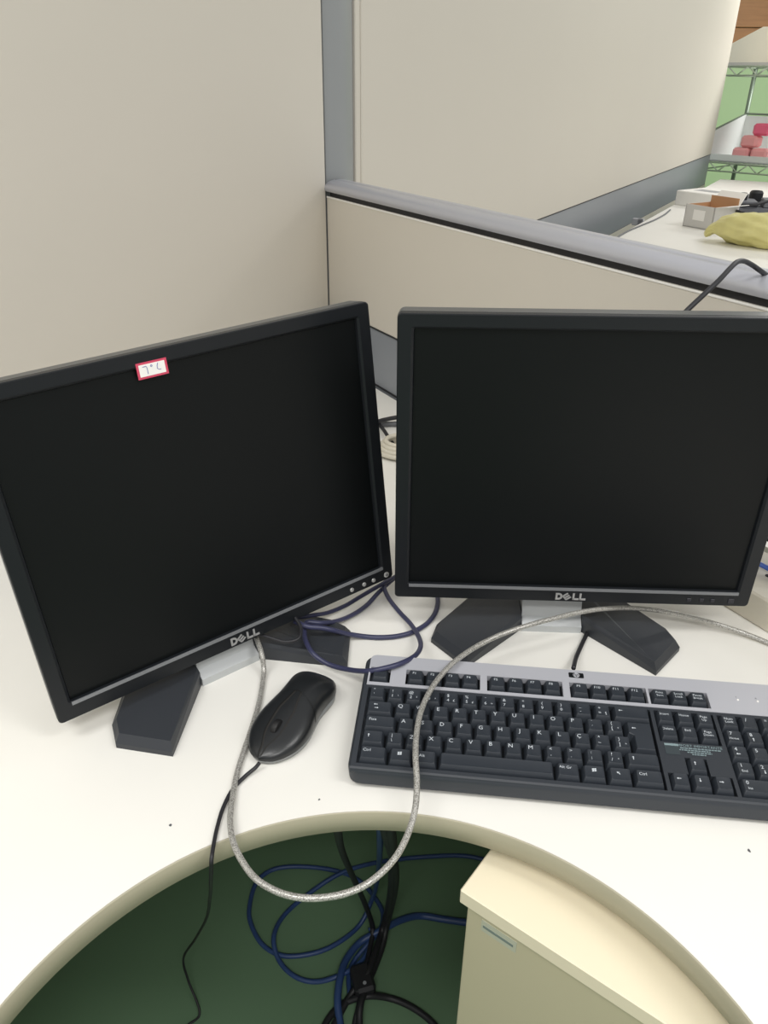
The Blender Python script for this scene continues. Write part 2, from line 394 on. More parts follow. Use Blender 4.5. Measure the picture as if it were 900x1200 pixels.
def make_monitor(name, root_xy, yaw, centre, tilt, roll, label, left):
    root = empty(name, (*root_xy, 0), yaw)
    Ri = Matrix.Rotation(-yaw, 3, 'Z')
    W = V((cos(yaw), sin(yaw), 0)); N = V((sin(yaw), -cos(yaw), 0)); Z = V((0, 0, 1))
    H = Z*cos(tilt) - N*sin(tilt); N2 = N*cos(tilt) + Z*sin(tilt)
    W2 = W*cos(roll) + H*sin(roll); H2 = H*cos(roll) - W*sin(roll)
    c = Ri @ (V(centre) - V((*root_xy, 0)))
    cols = [Ri @ a for a in (W2, H2, N2)]
    T = Matrix(((cols[0].x, cols[1].x, cols[2].x, c.x), (cols[0].y, cols[1].y, cols[2].y, c.y), (cols[0].z, cols[1].z, cols[2].z, c.z), (0, 0, 0, 1)))
    hw, hh = .205, .1695
    sx0, sx1, sy0, sy1 = -.188, .188, -.1495, .154
    def ring(x0, x1, y0, y1, r, d): return [(x, y, d) for x, y in rrect(x0, x1, y0, y1, r, 5)]
    b = MB()
    b.loft([ring(-hw+.0006, hw-.0006, -hh+.0006, hh-.0006, .006, -.0085), ring(-hw, hw, -hh, hh, .0045, -.008), ring(-hw, hw, -hh, hh, .0045, -.0012), ring(-hw+.0008, hw-.0008, -hh+.0008, hh-.0008, .004, 0),
            ring(sx0-.0035, sx1+.0035, sy0-.001, sy1+.003, .003, 0), ring(sx0-.001, sx1+.001, sy0-.0005, sy1+.001, .0015, -.0016), ring(sx0, sx1, sy0, sy1, .001, -.005), ring(sx0+.01, sx1-.01, sy0+.01, sy1-.01, .001, -.009)], T, caps=False)
    b.build('bezel', 'bezel', root, angle=18)
    b = MB(); b.box(sx0, sx1, sy0, sy1, -.0085, -.0046, T); b.build('screen', 'screen', root)
    b = MB()
    b.loft([ring(-hw+.002, hw-.002, -hh+.002, hh-.002, .004, -.0080), ring(-hw+.002, hw-.002, -hh+.002, hh-.002, .004, -.0094), ring(-hw+.0002, hw-.0002, -hh+.0002, hh-.0002, .0045, -.0096), ring(-hw+.001, hw-.001, -hh+.001, hh-.001, .006, -.026), ring(-hw+.010, hw-.010, -hh+.010, hh-.010, .006, -.030), ring(-hw+.06, hw-.06, -hh+.05, hh-.05, .01, -.050), ring(-hw+.075, hw-.075, -hh+.065, hh-.065, .01, -.056)], T)
    for i in range(9): b.box(-.1, .1, .06-.006*i, .062-.006*i, -.0572, -.055, T)
    b.build('rear_shell', 'shell', root, angle=30)
    b = MB(); b.loft([[(x, y, d) for x, y in ((-.1885, -.1533), (.1905, -.1533), (.1905, -.1498), (-.1885, -.1498))] for d in (-.0005, .0009)], T)
    b.build('trim_strip', 'trim', root)
    b = MB(); dell_logo(b, T @ Matrix.Translation((.0005, -.1615, .0001))); b.build('maker_logo', 'logo', root)
    if left:
        for i, u in enumerate((.1435, .1615, .1755, .1950)):
            rr = .0027 if i < 3 else .0036
            b = MB(); TT = T @ Matrix.Translation((u, -.1622, 0))
            b.loft([[(rr*f*cos(a*pi/10), rr*f*sin(a*pi/10), d) for a in range(20)] for f, d in ((1, -.001), (1, .0008), (.85, .0014), (.55, .0016))], TT)
            o = b.build('power_button' if i == 3 else 'button', 'button', root, angle=40)
            if i == 3:
                b = MB(); b.cyl((0, 0, .0014), .0016, .0008, seg=16, T=TT); b.build('power_symbol', 'trim', o)
        b = MB(); b.box(-.0525, -.0235, .1450, .1600, .00005, .0004, T); b.mi = 1; b.box(-.0503, -.0257, .1470, .1580, .0003, .0006, T)
        b.mi = 2
        def stroke(pts):
            b.tube([T @ V((x, y, .0007)) for x, y in pts], .00035, 5)
        stroke([(-.0470, .1560), (-.0435, .1562), (-.0428, .1545), (-.0428, .1490)])
        stroke([(-.0385+.0008*cos(a), .1556+.0008*sin(a)) for a in (0, 1, 2, 3, 4, 5, 6.28)])
        stroke([(-.0322, .1570), (-.0332, .1545), (-.0335, .1520), (-.0320, .1508), (-.0300, .1508)])
        tag(b.build('inventory_sticker', ['red', 'white', 'pen'], root), 'small white sticker with red border and pen writing')
    else:
        for i, u in enumerate((.136, .1505, .163, .184)):
            b = MB(); rr = .0024 if i < 3 else .0034
            b.chamfer_box(u-rr, u+rr, -.1615-rr, -.1615+rr*.9, -.001, .0009, .0004, T)
            b.build('power_button' if i == 3 else 'button', 'dark_button', root)
    # stand: silver neck and two splayed feet
    ox, oy, sr = (-.018, -.008, .058) if left else (-.013, .002, 0.0)
    ST = Matrix.Rotation(sr, 4, 'Z') @ Matrix.Translation((ox, oy, 0)); ox = 0
    prof = [(.014, 0), (.014, .009), (.024, .016), (.034, .05), (.046, .13), (.05, .24), (.085, .24), (.088, .0)]
    b = MB(); b.loft([[(ox+x, y, z) for y, z in prof] for x in (-.036, .036)], ST); b.build('stand_neck', 'silver', root)
    for sgn in (-1, 1):
        poly = [(.0365, .017), (.108, -.060), (.147, -.014), (.140, .012), (.062, .112), (.030, .128), (.0365, .09)]
        top =  [(.0375, .020), (.1055, -.0535), (.141, -.0115), (.135, .0095), (.060, .104), (.031, .12), (.0375, .088)]
        zt = [.023, .0145, .0145, .0150, .022, .023, .024]
        zb = [.0, .0, 0, 0, 0, 0, 0]
        zm = [.018, .006, .006, .007, .017, .018, .019]
        rings = [[(x, y, 0) for x, y in poly], [(x, y, z) for (x, y), z in zip(poly, zm)], [(x, y, z) for (x, y), z in zip(top, zt)]]
        rings = [[(ox+sgn*x, y, z) for x, y, z in r_] for r_ in rings]
        b = MB(); b.loft(rings, ST); b.build('foot', 'foot', root)
    tag(root, label, 'monitor', None); return root
make_monitor('computer_monitor', (-.1526, .6914), .6299, (-.1683, .6998, .2072), .0948, .0455, 'black monitor on the left with a red-bordered sticker on its top bezel', True)
make_monitor('computer_monitor', (.2185, .7497), -.0401, (.2170, .7433, .2267), -.0381, .0075, 'black monitor on the right, standing behind the keyboard, no sticker', False)

# ------------------------------------------------------------------ keyboard
U = .01905
KY = Matrix.Translation((-.0146, .6150, .036)) @ Matrix.Rotation(-.10216, 4, 'Z') @ Matrix.Rotation(R(5), 4, 'X')
# root at the keyboard's foot on the desk; children carry the tilt in their vertices
kroot = empty('computer_keyboard', (-.0146, .6150, 0), -.10216)
KT = kroot.matrix_basis.inverted() @ KY
def kx(u): return u*U
def ky(v): return -v*U
def plate(mb, x0, x1, y0, y1, holes, z0, z1, T):
    xs = sorted({x0, x1, *[h[0] for h in holes], *[h[1] for h in holes]}); ys = sorted({y0, y1, *[h[2] for h in holes], *[h[3] for h in holes]})
    xs = [x for x in xs if x0 <= x <= x1]; ys = [y for y in ys if y0 <= y <= y1]
    def solid(i, j):
        if i < 0 or j < 0 or i >= len(xs)-1 or j >= len(ys)-1: return False
        cx = (xs[i]+xs[i+1])/2; cy = (ys[j]+ys[j+1])/2
        return not any(h[0] < cx < h[1] and h[2] < cy < h[3] for h in holes)
    def quad(ps): mb.add([T @ V(p) for p in ps], [(0, 1, 2, 3)])
    for i in range(len(xs)-1):
        for j in range(len(ys)-1):
            if not solid(i, j): continue
            a, c, d, e = xs[i], xs[i+1], ys[j], ys[j+1]
            quad([(a, d, z1), (c, d, z1), (c, e, z1), (a, e, z1)])
            if not solid(i-1, j): quad([(a, d, z0), (a, d, z1), (a, e, z1), (a, e, z0)])
            if not solid(i+1, j): quad([(c, d, z0), (c, d, z1), (c, e, z1), (c, e, z0)])
            if not solid(i, j-1): quad([(a, d, z0), (c, d, z0), (c, d, z1), (a, d, z1)])
            if not solid(i, j+1): quad([(a, e, z0), (c, e, z0), (c, e, z1), (a, e, z1)])
KL, KR, KTOP, KBOT = kx(-.45), kx(22.95), ky(-3.12), ky(4.93)
# lower tray
def kring(i, z): return [(x, y, z) for x, y in rrect(KL+i, KR-i, KBOT+i, KTOP-i, .011, 5)]
def flat(ps, zw):      # project ring to a world height (bottom sits level on the desk)
    out = []
    Ti = KT.inverted()
    for p in ps:
        w = KT @ V(p); w.z = zw; out.append(Ti @ w)
    return out
b = MB()
b.loft([flat(kring(.006, 0), .0015), flat(kring(.001, 0), .006), kring(.0, -.010), kring(.0005, -.0065), kring(.0025, -.0045), kring(.012, -.0105)], KT)
b.build('tray', 'kbblack', kroot, angle=40)
b = MB(); b.box(kx(-.2), kx(22.7), ky(4.7), ky(-2.2), -.012, -.0095, KT); b.build('key_bed', 'kbwell', kroot)
# black frame with wells
g = .03
holesb = [(kx(-g), kx(15+g), ky(4.5+g), ky(-.5-g)), (kx(15.25-g), kx(18.25+g), ky(1.5+g), ky(-.5-g)), (kx(15.25-g), kx(18.25+g), ky(4.5+g), ky(3.5-g)), (kx(16.25-g), kx(17.25+g), ky(3.5+g), ky(2.5-g)), (kx(18.5-g), kx(22.5+g), ky(4.5+g), ky(-.5-g))]
b = MB(); plate(b, KL+.003, KR-.003, ky(4.74), ky(-.72), holesb, -.0095, -.003, KT)
# sloping palm lip
b.loft([[(x, ky(4.74), -.0095), (x, ky(4.74), -.003), (x, ky(4.83), -.0042), (x, ky(4.885), -.0070), (x, ky(4.885), -.0095)] for x in (KL+.003, KR-.003)], KT)
b.build('frame', 'kbblack', kroot)
holess = [(kx(-.06), kx(1.08), ky(-.94), ky(-2.06))] + [(kx(a-.06), kx(a+4.06), ky(-.94), ky(-2.06)) for a in (2, 6.5, 11)] + [(kx(15.19), kx(18.31), ky(-.94), ky(-2.06))]
b = MB(); plate(b, KL+.0055, KR-.0055, ky(-.72), ky(-2.6), holess, -.0105, -.0024, KT)
tp = []
x0, x1, y0, y1, r = KL+.0055, KR-.0055, ky(-2.6), ky(-3.03), .0068
tp = [(x0, y0), (x1, y0)] + [(x1-r+r*cos(R(a)), y1-r+r*sin(R(a))) for a in range(0, 91, 15)] + [(x0+r+r*cos(R(a)), y1-r+r*sin(R(a))) for a in range(90, 181, 15)]
b.prism(tp, -.0085, -.0024, KT)
b.build('silver_panel', 'kbsilver', kroot)
# logo badge
b = MB(); TT = KT @ Matrix.Translation((kx(11.38), ky(-2.62), -.0024))
b.prism(rrect(-.0078, .0078, -.0035, .0035, .0012), 0, .0004, TT)
b.mi = 1
ell = [(.0034*cos(a*pi/12), .0033*sin(a*pi/12)) for a in range(24)]
b.prism(ell, .0003, .0006, TT)
b.mi = 0; add_text(b, 'hp', .0062, TT @ Matrix.Translation((0, .0004, .00065)) @ Matrix(((1, .3, 0, 0), (0, 1, 0, 0), (0, 0, 1, 0), (0, 0, 0, 1))))
b.build('maker_badge', ['kbwell', 'kbsilver'], kroot)
for u, ch in ((19.87, '1'), (20.9, 'A'), (21.9, 'S')):
    b = MB(); TT = KT @ Matrix.Translation((kx(u), ky(-1.72), -.0024)); b.cyl((0, 0, .0003), .0011, .0006, T=TT, seg=12)
    b.mi = 1; add_text(b, ch, .003, TT @ Matrix.Translation((-.001, .0038, .0003)))
    b.build('indicator_light', ['white', 'kbblack'], kroot)
# safety sticker
b = MB(); TT = KT @ Matrix.Translation((kx(16.75), ky(1.98), -.0029))
b.box(-.0265, -.013, -.0065, .0065, 0, .0003, TT); b.mi = 1
b.box(-.0262, -.0130, .0038, .0062, .0002, .0005, TT)
add_text(b, '\u25b2 COMFORT IMPORTANTE' if False else 'COMFORT IMPORTANTE', .0044, TT @ Matrix.Translation((.0035, .0048, .0004)))
for i, (x0, x1) in enumerate(((-.012, .026), (-.013, .016), (-.006, .017), (-.002, .011))):
    yy = .0020-.0023*i
    x = x0
    while x < x1:
        w = random.uniform(.0015, .004); b.box(x, min(x+w, x1), yy-.0006, yy+.0006, .0002, .0004, TT); x += w+.0006
tag(b.build('safety_sticker', ['labeldark', 'paleprint'], kroot), 'sticker with pale printed text')

def key_rings(u0, u1, v0, v1, h=0, zb=-.0095):
    """u0..u1 x v0..v1 in key units; returns loft rings, base to dished top"""
    x0, x1, y1, y0 = kx(u0)+.0006, kx(u1)-.0006, ky(v0)-.0006, ky(v1)+.0006
    def rr(a, z, r): return [(x, y, z) for x, y in rrect(x0+a[0], x1-a[0], y0+a[1], y1-a[2], r, 3)]
    return [rr((0, 0, 0), zb, .0006), rr((0, 0, 0), zb+.0012, .0006), rr((.0022, .0034, .0008), h-.0006, .0014), rr((.0027, .0039, .0013), h, .0016), rr((.0041, .0053, .0027), h-.0003, .0016)], (x0+.0027, x1-.0027, y0+.0039, y1-.0013)
def win_logo(b, T):
    for i in (0, 1):
        for j in (0, 1):
            x = -.0019+i*.0021; y = -.0017+j*.0019
            b.add([T @ V(p) for p in ((x, y+.0003*i, 0), (x+.0018, y+.0003+.0003*i, 0), (x+.0018, y+.0019+.0003*i, 0), (x, y+.0016+.0003*i, 0))], [(0, 1, 2, 3)])
def arrow(b, T, L=.004, w=.0007, hd=.0014):
    b.add([T @ V(p) for p in ((-L/2, -w/2, 0), (L/2-hd, -w/2, 0), (L/2-hd, w/2, 0), (-L/2, w/2, 0))], [(0, 1, 2, 3)])
    b.add([T @ V(p) for p in ((L/2, 0, 0), (L/2-hd, hd*.8, 0), (L/2-hd, -hd*.8, 0))], [(0, 1, 2)])
def key_geo(b, u0, u1, v0, v1, leg, h=0):
    rings, (x0, x1, y0, y1) = key_rings(u0, u1, v0, v1, h)
    b.mi = 0; b.loft(rings, KT)
    b.mi = 1; z = h-.00015
    for item in leg:
        kind = item[0]; TT = KT @ Matrix.Translation((x0+item[2]*(x1-x0), y1-item[3]*(y1-y0), z))
        if kind == 'w': win_logo(b, TT)
        elif kind == '>': arrow(b, TT @ Matrix.Rotation(R(item[1]), 4, 'Z'))
        else: add_text(b, item[1], kind*1.22, TT)
    b.mi = 0
def key(u0, u1, v0, v1, leg, name='key'):
    b = MB(); key_geo(b, u0, u1, v0, v1, leg); return b.build(name, ['key', 'legend'], kroot, angle=35)
def L1(t): return [(.0052, t, .27, .27)]
def L2(a, c, d=None):
    r = [(.0042, a, .26, .24), (.0042, c, .26, .72)]
    if d: r.append((.0036, d, .74, .72))
    return r
def word(t, s=.0031, x=.36, y=.28): return [(s, w, x, y+i*.30) for i, w in enumerate(t.split('|'))]
# function row
key(0, 1, -2, -1, word('Esc'))
for i in range(12):
    u = (2, 6.5, 11)[i//4] + i % 4
    key(u, u+1, -2, -1, word('F%d' % (i+1), .0036))
for i, t in enumerate(('Print|Scrn', 'Scroll|Lock', 'Pause|Break')): key(15.25+i, 16.25+i, -2, -1, word(t, .0032, .45))
# number row
top = [('"', "'", None), ('!', '1', '\u00b9'), ('@', '2', '\u00b2'), ('#', '3', '\u00b3'), ('$', '4', '\u00a3'), ('%', '5', '\u00a2'), ('\u00a8', '6', '\u00ac'), ('&', '7', None), ('*', '8', None), ('(', '9', None), (')', '0', None), ('_', '-', None), ('+', '=', '\u00a7')]
for i, (a, c, d) in enumerate(top): key(i, i+1, -.5, .5, L2(a, c, d))
key(13, 15, -.5, .5, [('>', 180, .16, .3)], 'backspace_key')
# rows
key(0, 1.5, .5, 1.5, [('>', 180, .3, .25), ('>', 0, .36, .62)], 'tab_key')
for i, ch in enumerate('QWERTYUIOP'): key(1.5+i, 2.5+i, .5, 1.5, L1(ch))
key(11.5, 12.5, .5, 1.5, L2('`', '\u00b4')); key(12.5, 13.5, .5, 1.5, L2('{', '[', '\u00aa'))
def enter_key():
    b = MB(); z0 = -.0095
    outer = [(13.5, .5), (15, .5), (15, 2.5), (13.75, 2.5), (13.75, 1.5), (13.5, 1.5)]
    e = .0006
    def P(off):  # off = (left, right, back, front) insets
        l, r_, k, f = off
        return [(kx(13.5)+l, ky(.5)-k), (kx(15)-r_, ky(.5)-k), (kx(15)-r_, ky(2.5)+f), (kx(13.75)+l, ky(2.5)+f), (kx(13.75)+l, ky(1.5)+f*.4), (kx(13.5)+l, ky(1.5)+f)]
    rings = []
    for off, z in (((e, e, e, e), z0), ((e, e, e, e), z0+.0012), ((.0032, .0032, .0014, .0043), -.0006), ((.0038, .0038, .002, .0048), 0)):
        rings.append([(x, y, z) for x, y in P(off)])
    b.loft(rings, KT); b.mi = 1; arrow(b, KT @ Matrix.Translation((kx(13.95), ky(.95), .0001)) @ Matrix.Rotation(pi, 4, 'Z'))
    b.build('enter_key', ['key', 'legend'], kroot)
enter_key()
key(0, 1.75, 1.5, 2.5, word('Fixa', .0038, .22, .3), 'caps_key')
for i, ch in enumerate('ASDFGHJKL'): key(1.75+i, 2.75+i, 1.5, 2.5, L1(ch))
key(10.75, 11.75, 1.5, 2.5, L1('\u00c7')); key(11.75, 12.75, 1.5, 2.5, L2('^', '~')); key(12.75, 13.75, 1.5, 2.5, L2('}', ']', '\u00ba'))
key(0, 1.25, 2.5, 3.5, [('>', 90, .25, .4)], 'shift_key'); key(1.25, 2.25, 2.5, 3.5, L2('|', '\\'))
for i, ch in enumerate('ZXCVBNM'): key(2.25+i, 3.25+i, 2.5, 3.5, L1(ch))
for i, (a, c, d) in enumerate((('<', ',', None), ('>', '.', None), (':', ';', None), ('?', '/', '\u00b0'))): key(9.25+i, 10.25+i, 2.5, 3.5, L2(a, c, d))
key(13.25, 15, 2.5, 3.5, [('>', 90, .16, .4)], 'shift_key')
key(0, 1.5, 3.5, 4.5, word('Ctrl', .0038, .22, .3)); key(1.5, 2.75, 3.5, 4.5, [('w', 0, .45, .4)]); key(2.75, 4, 3.5, 4.5, word('Alt', .0038, .3, .4))
key(4, 9.75, 3.5, 4.5, [], 'space_bar')
key(9.75, 11, 3.5, 4.5, word('Alt Gr', .0036, .35, .3)); key(11, 12.25, 3.5, 4.5, [('w', 0, .5, .35)]); 
key(12.25, 13.5, 3.5, 4.5, [(.0045, '\u2261', .35, .35)] if False else [('>', 135, .4, .4), (.004, '=', .4, .4)]); key(13.5, 15, 3.5, 4.5, word('Ctrl', .0036, .25, .3))
# navigation
for i, t in enumerate(('Insert', 'Home', 'Page|Up')): key(15.25+i, 16.25+i, -.5, .5, word(t, .0032, .42, .3))
for i, t in enumerate(('Delete', 'End', 'Page|Down')): key(15.25+i, 16.25+i, .5, 1.5, word(t, .0032, .42, .3))
key(16.25, 17.25, 2.5, 3.5, [('>', 90, .3, .4)], 'arrow_key')
for i, a in enumerate((180, 270, 0)): key(15.25+i, 16.25+i, 3.5, 4.5, [('>', a, .35, .4)], 'arrow_key')
# number pad
key(18.5, 19.5, -.5, .5, word('Num|Lock', .0034, .45, .28)); key(19.5, 20.5, -.5, .5, L1('/'))
for r_, row in enumerate((('7|Home', '8|>90'), ('4|>180', '5'), ('1|End', '2|>270'))):
    for i, t in enumerate(row):
        a, *c = t.split('|'); leg = [(.0046, a, .26, .25)]
        if c:
            leg.append(('>', float(c[0][1:]), .35, .68) if c[0][0] == '>' else (.003, c[0], .4, .72))
        key(18.5+i, 19.5+i, .5+r_, 1.5+r_, leg)
key(18.5, 20.5, 3.5, 4.5, [(.0046, '0', .12, .25), (.003, 'Ins', .16, .72)])
b = MB()
for (u, v, w, hgt, leg) in ((20.5, -.5, 1, 1, L1('*')), (21.5, -.5, 1, 1, L1('-')), (20.5, .5, 1, 1, L1('9')), (20.5, 1.5, 1, 1, L1('6')), (20.5, 2.5, 1, 1, L1('3')), (20.5, 3.5, 1, 1, L1(',')), (21.5, .5, 1, 2, L1('+')), (21.5, 2.5, 1, 2, [('>', 180, .4, .3)])):
    key_geo(b, u, u+w, v, v+hgt, leg)
tag(b.build('number_pad_keys', ['key', 'legend'], kroot, angle=35), kind='stuff')
b = MB()
for u in (1, 21): b.box(kx(u), kx(u+1.2), ky(-2.4), ky(-2.75), -.036, -.012, KT)
for o_ in ():
    pass
cable_pts = [(0.2125, 0.6757, 0.0200), (0.2229, 0.7056, 0.0100), (0.2357, 0.7344, 0.0045), (0.2470, 0.7571, 0.0035), (0.2538, 0.7731, 0.0030), (0.2632, 0.7961, 0.0030), (0.2826, 0.8277, 0.0030)]
kc = cable('cable', cable_pts, .0026, 'blackcable')
kc.data.transform(kroot.matrix_basis.inverted()); kc.parent = kroot
tag(kc, 'black keyboard cable')
tag(kroot, 'black and silver full-size keyboard lying in front of the right monitor', 'keyboard')

# ------------------------------------------------------------------ mouse
def interp(tab, t):
    for (a, va), (c, vc) in zip(tab, tab[1:]):
        if t <= c:
            s_ = (t-a)/(c-a); return va+(vc-va)*s_
    return tab[-1][1]
def smooth_tab(tab):
    pts = spline([V((a, v_, 0)) for a, v_ in tab], 8); return [(p.x, max(p.y, 0)) for p in pts]
WT = smooth_tab([(0, .0001), (.02, .0095), (.06, .0165), (.12, .0225), (.2, .0275), (.3, .0300), (.4, .0296), (.5, .0272), (.6, .0250), (.7, .0248), (.8, .0256), (.88, .0240), (.94, .0193), (.98, .0115), (1, .0001)])
HT = smooth_tab([(0, .0105), (.06, .0150), (.15, .0195), (.3, .0255), (.45, .0310), (.6, .0350), (.72, .0358), (.83, .0330), (.92, .0265), (1, .0165)])
ML = .127
def z0t(t): return .0065+.0085*t
def msurf(t, a, drop=0):      # a in -1..1 across
    w = interp(WT, t)-drop; h = interp(HT, t)-drop; z0 = z0t(t)
    ph = a*pi/2
    x = max(w, .0001)*(abs(sin(ph))**.88)*(1 if a >= 0 else -1)
    z = z0+(h-z0)*(max(cos(ph), 0)**.62)
    return V((x, (t-.5)*ML, z))
mroot = empty('computer_mouse', (-.0920, .6060, 0), 0)
mdir = V((.44, .90)).normalized(); mroot.rotation_euler = (0, 0, math.atan2(mdir.y, mdir.x)-pi/2)
def patch(ts, avals, drop=0, amap=None):
    mb = MB(); n = len(avals); vs = []
    for t in ts:
        for a in avals:
            tt, aa = (t, a) if amap is None else amap(t, a)
            vs.append(msurf(tt, aa, drop))
    fs = [(i*n+j, i*n+j+1, (i+1)*n+j+1, (i+1)*n+j) for i in range(len(ts)-1) for j in range(n-1)]
    mb.add(vs, fs); return mb
def lin(a, c, n): return [a+(c-a)*i/(n-1) for i in range(n)]
def tsamp(a, c, n):  # denser at the ends of the mouse
    return [a+(c-a)*(.5-.5*cos(pi*i/(n-1))) for i in range(n)]
# lower shell
b = MB(); rings = []
for zf, ins in ((0, .004), (.25, .0012), (1, .0)):
    ring = []
    ts = tsamp(0, 1, 40)
    for sgn in (1, -1):
        for t in (ts if sgn == 1 else ts[::-1][1:-1]):
            w = max(interp(WT, t)-ins, .0001); z = .0008+(z0t(t)+.0006-.0008)*zf
            ring.append((sgn*w, (t-.5)*(ML-2*ins), z))
    rings.append(ring)
b.loft(rings); b.build('lower_shell', 'mousegrey', mroot, smooth=True)
patch(tsamp(0, 1, 60), lin(-1, 1, 41), .0012).build('inner_shell', 'hole', mroot, smooth=True)
TE = lambda a: .50+.10*(1-abs(a))**1.3        # rear edge of the buttons
def hub(t):                                   # half width (in a) of the centre spine
    return interp([(0, .03), (.08, .035), (.16, .12), (.22, .15), (.42, .15), (.52, .09), (.66, .02), (1, .02)], t)
for sgn, nm in ((-1, 'left_button'), (1, 'right_button')):
    def am(t, a, sgn=sgn):
        tt = t*(TE(a)-.007)/.5
        lo = hub(tt)+.036/ max(.35, interp(WT, tt)/.03)
        return tt, sgn*(lo+(1-lo)*a)
    patch(lin(0, .5, 40), lin(0, 1, 24), 0, am).build(nm, 'mouse', mroot, smooth=True)
def am(t, a):
    e = TE(abs(a))+.007; return e+(1-e)*t, a
patch([x for x in tsamp(0, 1, 40)], lin(-1, 1, 49), 0, am).build('palm_shell', 'mouse', mroot, smooth=True)
def am(t, a): return t*.60, a*hub(t*.60)*.9
sp = patch(lin(0, 1, 40), lin(-1, 1, 7), .0008, am); sp.build('spine', 'mouse', mroot, smooth=True)
b = MB(); cz = interp(HT, .27)-.0048; T = Matrix.Translation((0, (.27-.5)*ML, cz))
prof = [(-.0032, .0), (-.0032, .0062), (-.0024, .0074), (0, .0078), (.0024, .0074), (.0032, .0062), (.0032, 0)]
b.loft([[(x, r_*cos(2*pi*k/24), r_*sin(2*pi*k/24)) for k in range(24)] for x, r_ in ((-.0036, .001), (-.0036, .0068), (-.0028, .0084), (0, .0090), (.0028, .0084), (.0036, .0068), (.0036, .001))], T)
b.build('scroll_wheel', 'wheel', mroot, angle=40)
mc = [(-0.1179, 0.5427, 0.0100), (-0.1219, 0.5399, 0.0060), (-0.1307, 0.5318, 0.0032), (-0.1401, 0.5153, 0.0030), (-0.1449, 0.4936, 0.0030), (-0.1461, 0.4712, 0.0030), (-0.1456, 0.4535, 0.0030), (-0.1450, 0.4423, 0.0020), (-0.1466, 0.4429, -0.0100)]
mc += [(-0.1561, 0.4639, -0.0600), (-0.1917, 0.5591, -0.2200), (-0.2377, 0.6668, -0.4200), (-0.2808, 0.7260, -0.5600), (-0.3149, 0.7499, -0.6500), (-0.3117, 0.7451, -0.7050), (-0.2899, 0.7134, -0.7350), (-0.3028, 0.6960, -0.7370), (-0.3291, 0.6803, -0.7370)]
o = cable('cable', mc, .0019, 'blackcable'); o.data.transform(mroot.matrix_basis.inverted() if False else (Matrix.Translation(mroot.location) @ Matrix.Rotation(mroot.rotation_euler.z, 4, 'Z')).inverted()); o.parent = mroot
tag(mroot, 'black wired mouse on the desk between left monitor and keyboard', 'mouse')

# ------------------------------------------------------------------ cables on the desk
usb = [(-0.1658, 0.7543, 0.0280), (-0.1529, 0.7297, 0.0280), (-0.1425, 0.7067, 0.0275), (-0.1355, 0.6894, 0.0220), (-0.1335, 0.6832, 0.0100), (-0.1328, 0.6715, 0.0040), (-0.1318, 0.6350, 0.0035), (-0.1337, 0.5996, 0.0033), (-0.1368, 0.5643, 0.0033), (-0.1388, 0.5314, 0.0035), (-0.1372, 0.4997, 0.0050), (-0.1344, 0.4764, 0.0080), (-0.1281, 0.4543, 0.0100), (-0.1174, 0.4349, 0.0100), (-0.1025, 0.4174, 0.0100), (-0.0834, 0.4059, 0.0100), (-0.0641, 0.4002, 0.0110), (-0.0461, 0.3997, 0.0120), (-0.0276, 0.4030, 0.0130), (-0.0106, 0.4102, 0.0150), (0.0047, 0.4238, 0.0160), (0.0162, 0.4389, 0.0180), (0.0253, 0.4589, 0.0210), (0.0308, 0.4784, 0.0270), (0.0325, 0.5010, 0.0340), (0.0318, 0.5228, 0.0400), (0.0333, 0.5488, 0.0420), (0.0375, 0.5754, 0.0430), (0.0462, 0.6024, 0.0440), (0.0588, 0.6273, 0.0450), (0.0766, 0.6524, 0.0460), (0.1012, 0.6797, 0.0440), (0.1297, 0.6988, 0.0460), (0.1609, 0.7113, 0.0500), (0.1956, 0.7264, 0.0500), (0.2329, 0.7430, 0.0480), (0.2696, 0.7560, 0.0440), (0.3077, 0.7677, 0.0360), (0.3435, 0.7724, 0.0280), (0.3788, 0.7731, 0.0190), (0.4126, 0.7676, 0.0120), (0.4457, 0.7558, 0.0060), (0.4770, 0.7319, 0.0035), (0.5166, 0.6900, 0.0035)]
o = cable('usb_cable', usb, .0029, 'braid', k=6, seg=12); tag(o, 'grey braided cable looping over the desk cut-out, keyboard and right monitor foot', 'cable')

nav = [(0.0077, 0.8602, 0.0160), (0.0011, 0.8460, 0.0120), (0.0067, 0.8248, 0.0080), (0.0196, 0.7983, 0.0060), (0.0340, 0.7714, 0.0065), (0.0422, 0.7409, 0.0120), (0.0438, 0.7092, 0.0220), (0.0366, 0.6777, 0.0340), (0.0211, 0.6560, 0.0410), (0.0028, 0.6473, 0.0410), (-0.0164, 0.6504, 0.0340), (-0.0386, 0.6693, 0.0200), (-0.0613, 0.6831, 0.0160), (-0.0780, 0.6909, 0.0240), (-0.0886, 0.7127, 0.0260), (-0.0914, 0.7321, 0.0270), (-0.0896, 0.7453, 0.0270), (-0.0727, 0.7479, 0.0240), (-0.0548, 0.7685, 0.0120), (-0.0369, 0.7900, 0.0060), (-0.0205, 0.8131, 0.0040), (-0.0066, 0.8370, 0.0060), (0.0101, 0.8592, 0.0100), (0.0297, 0.8833, 0.0120)]
o = cable('monitor_cable', nav, .0029, 'navy'); tag(o, 'navy cable whose loop crosses the top left corner of the keyboard', 'cable', 'navy cables between the monitors')
nb = [(-0.1117, 0.7608, 0.0240), (-0.0988, 0.7566, 0.0260), (-0.0851, 0.7630, 0.0240), (-0.0682, 0.7821, 0.0140), (-0.0483, 0.8051, 0.0080), (-0.0305, 0.8213, 0.0100), (-0.0132, 0.8340, 0.0140), (0.0032, 0.8481, 0.0160), (0.0238, 0.8748, 0.0120)]
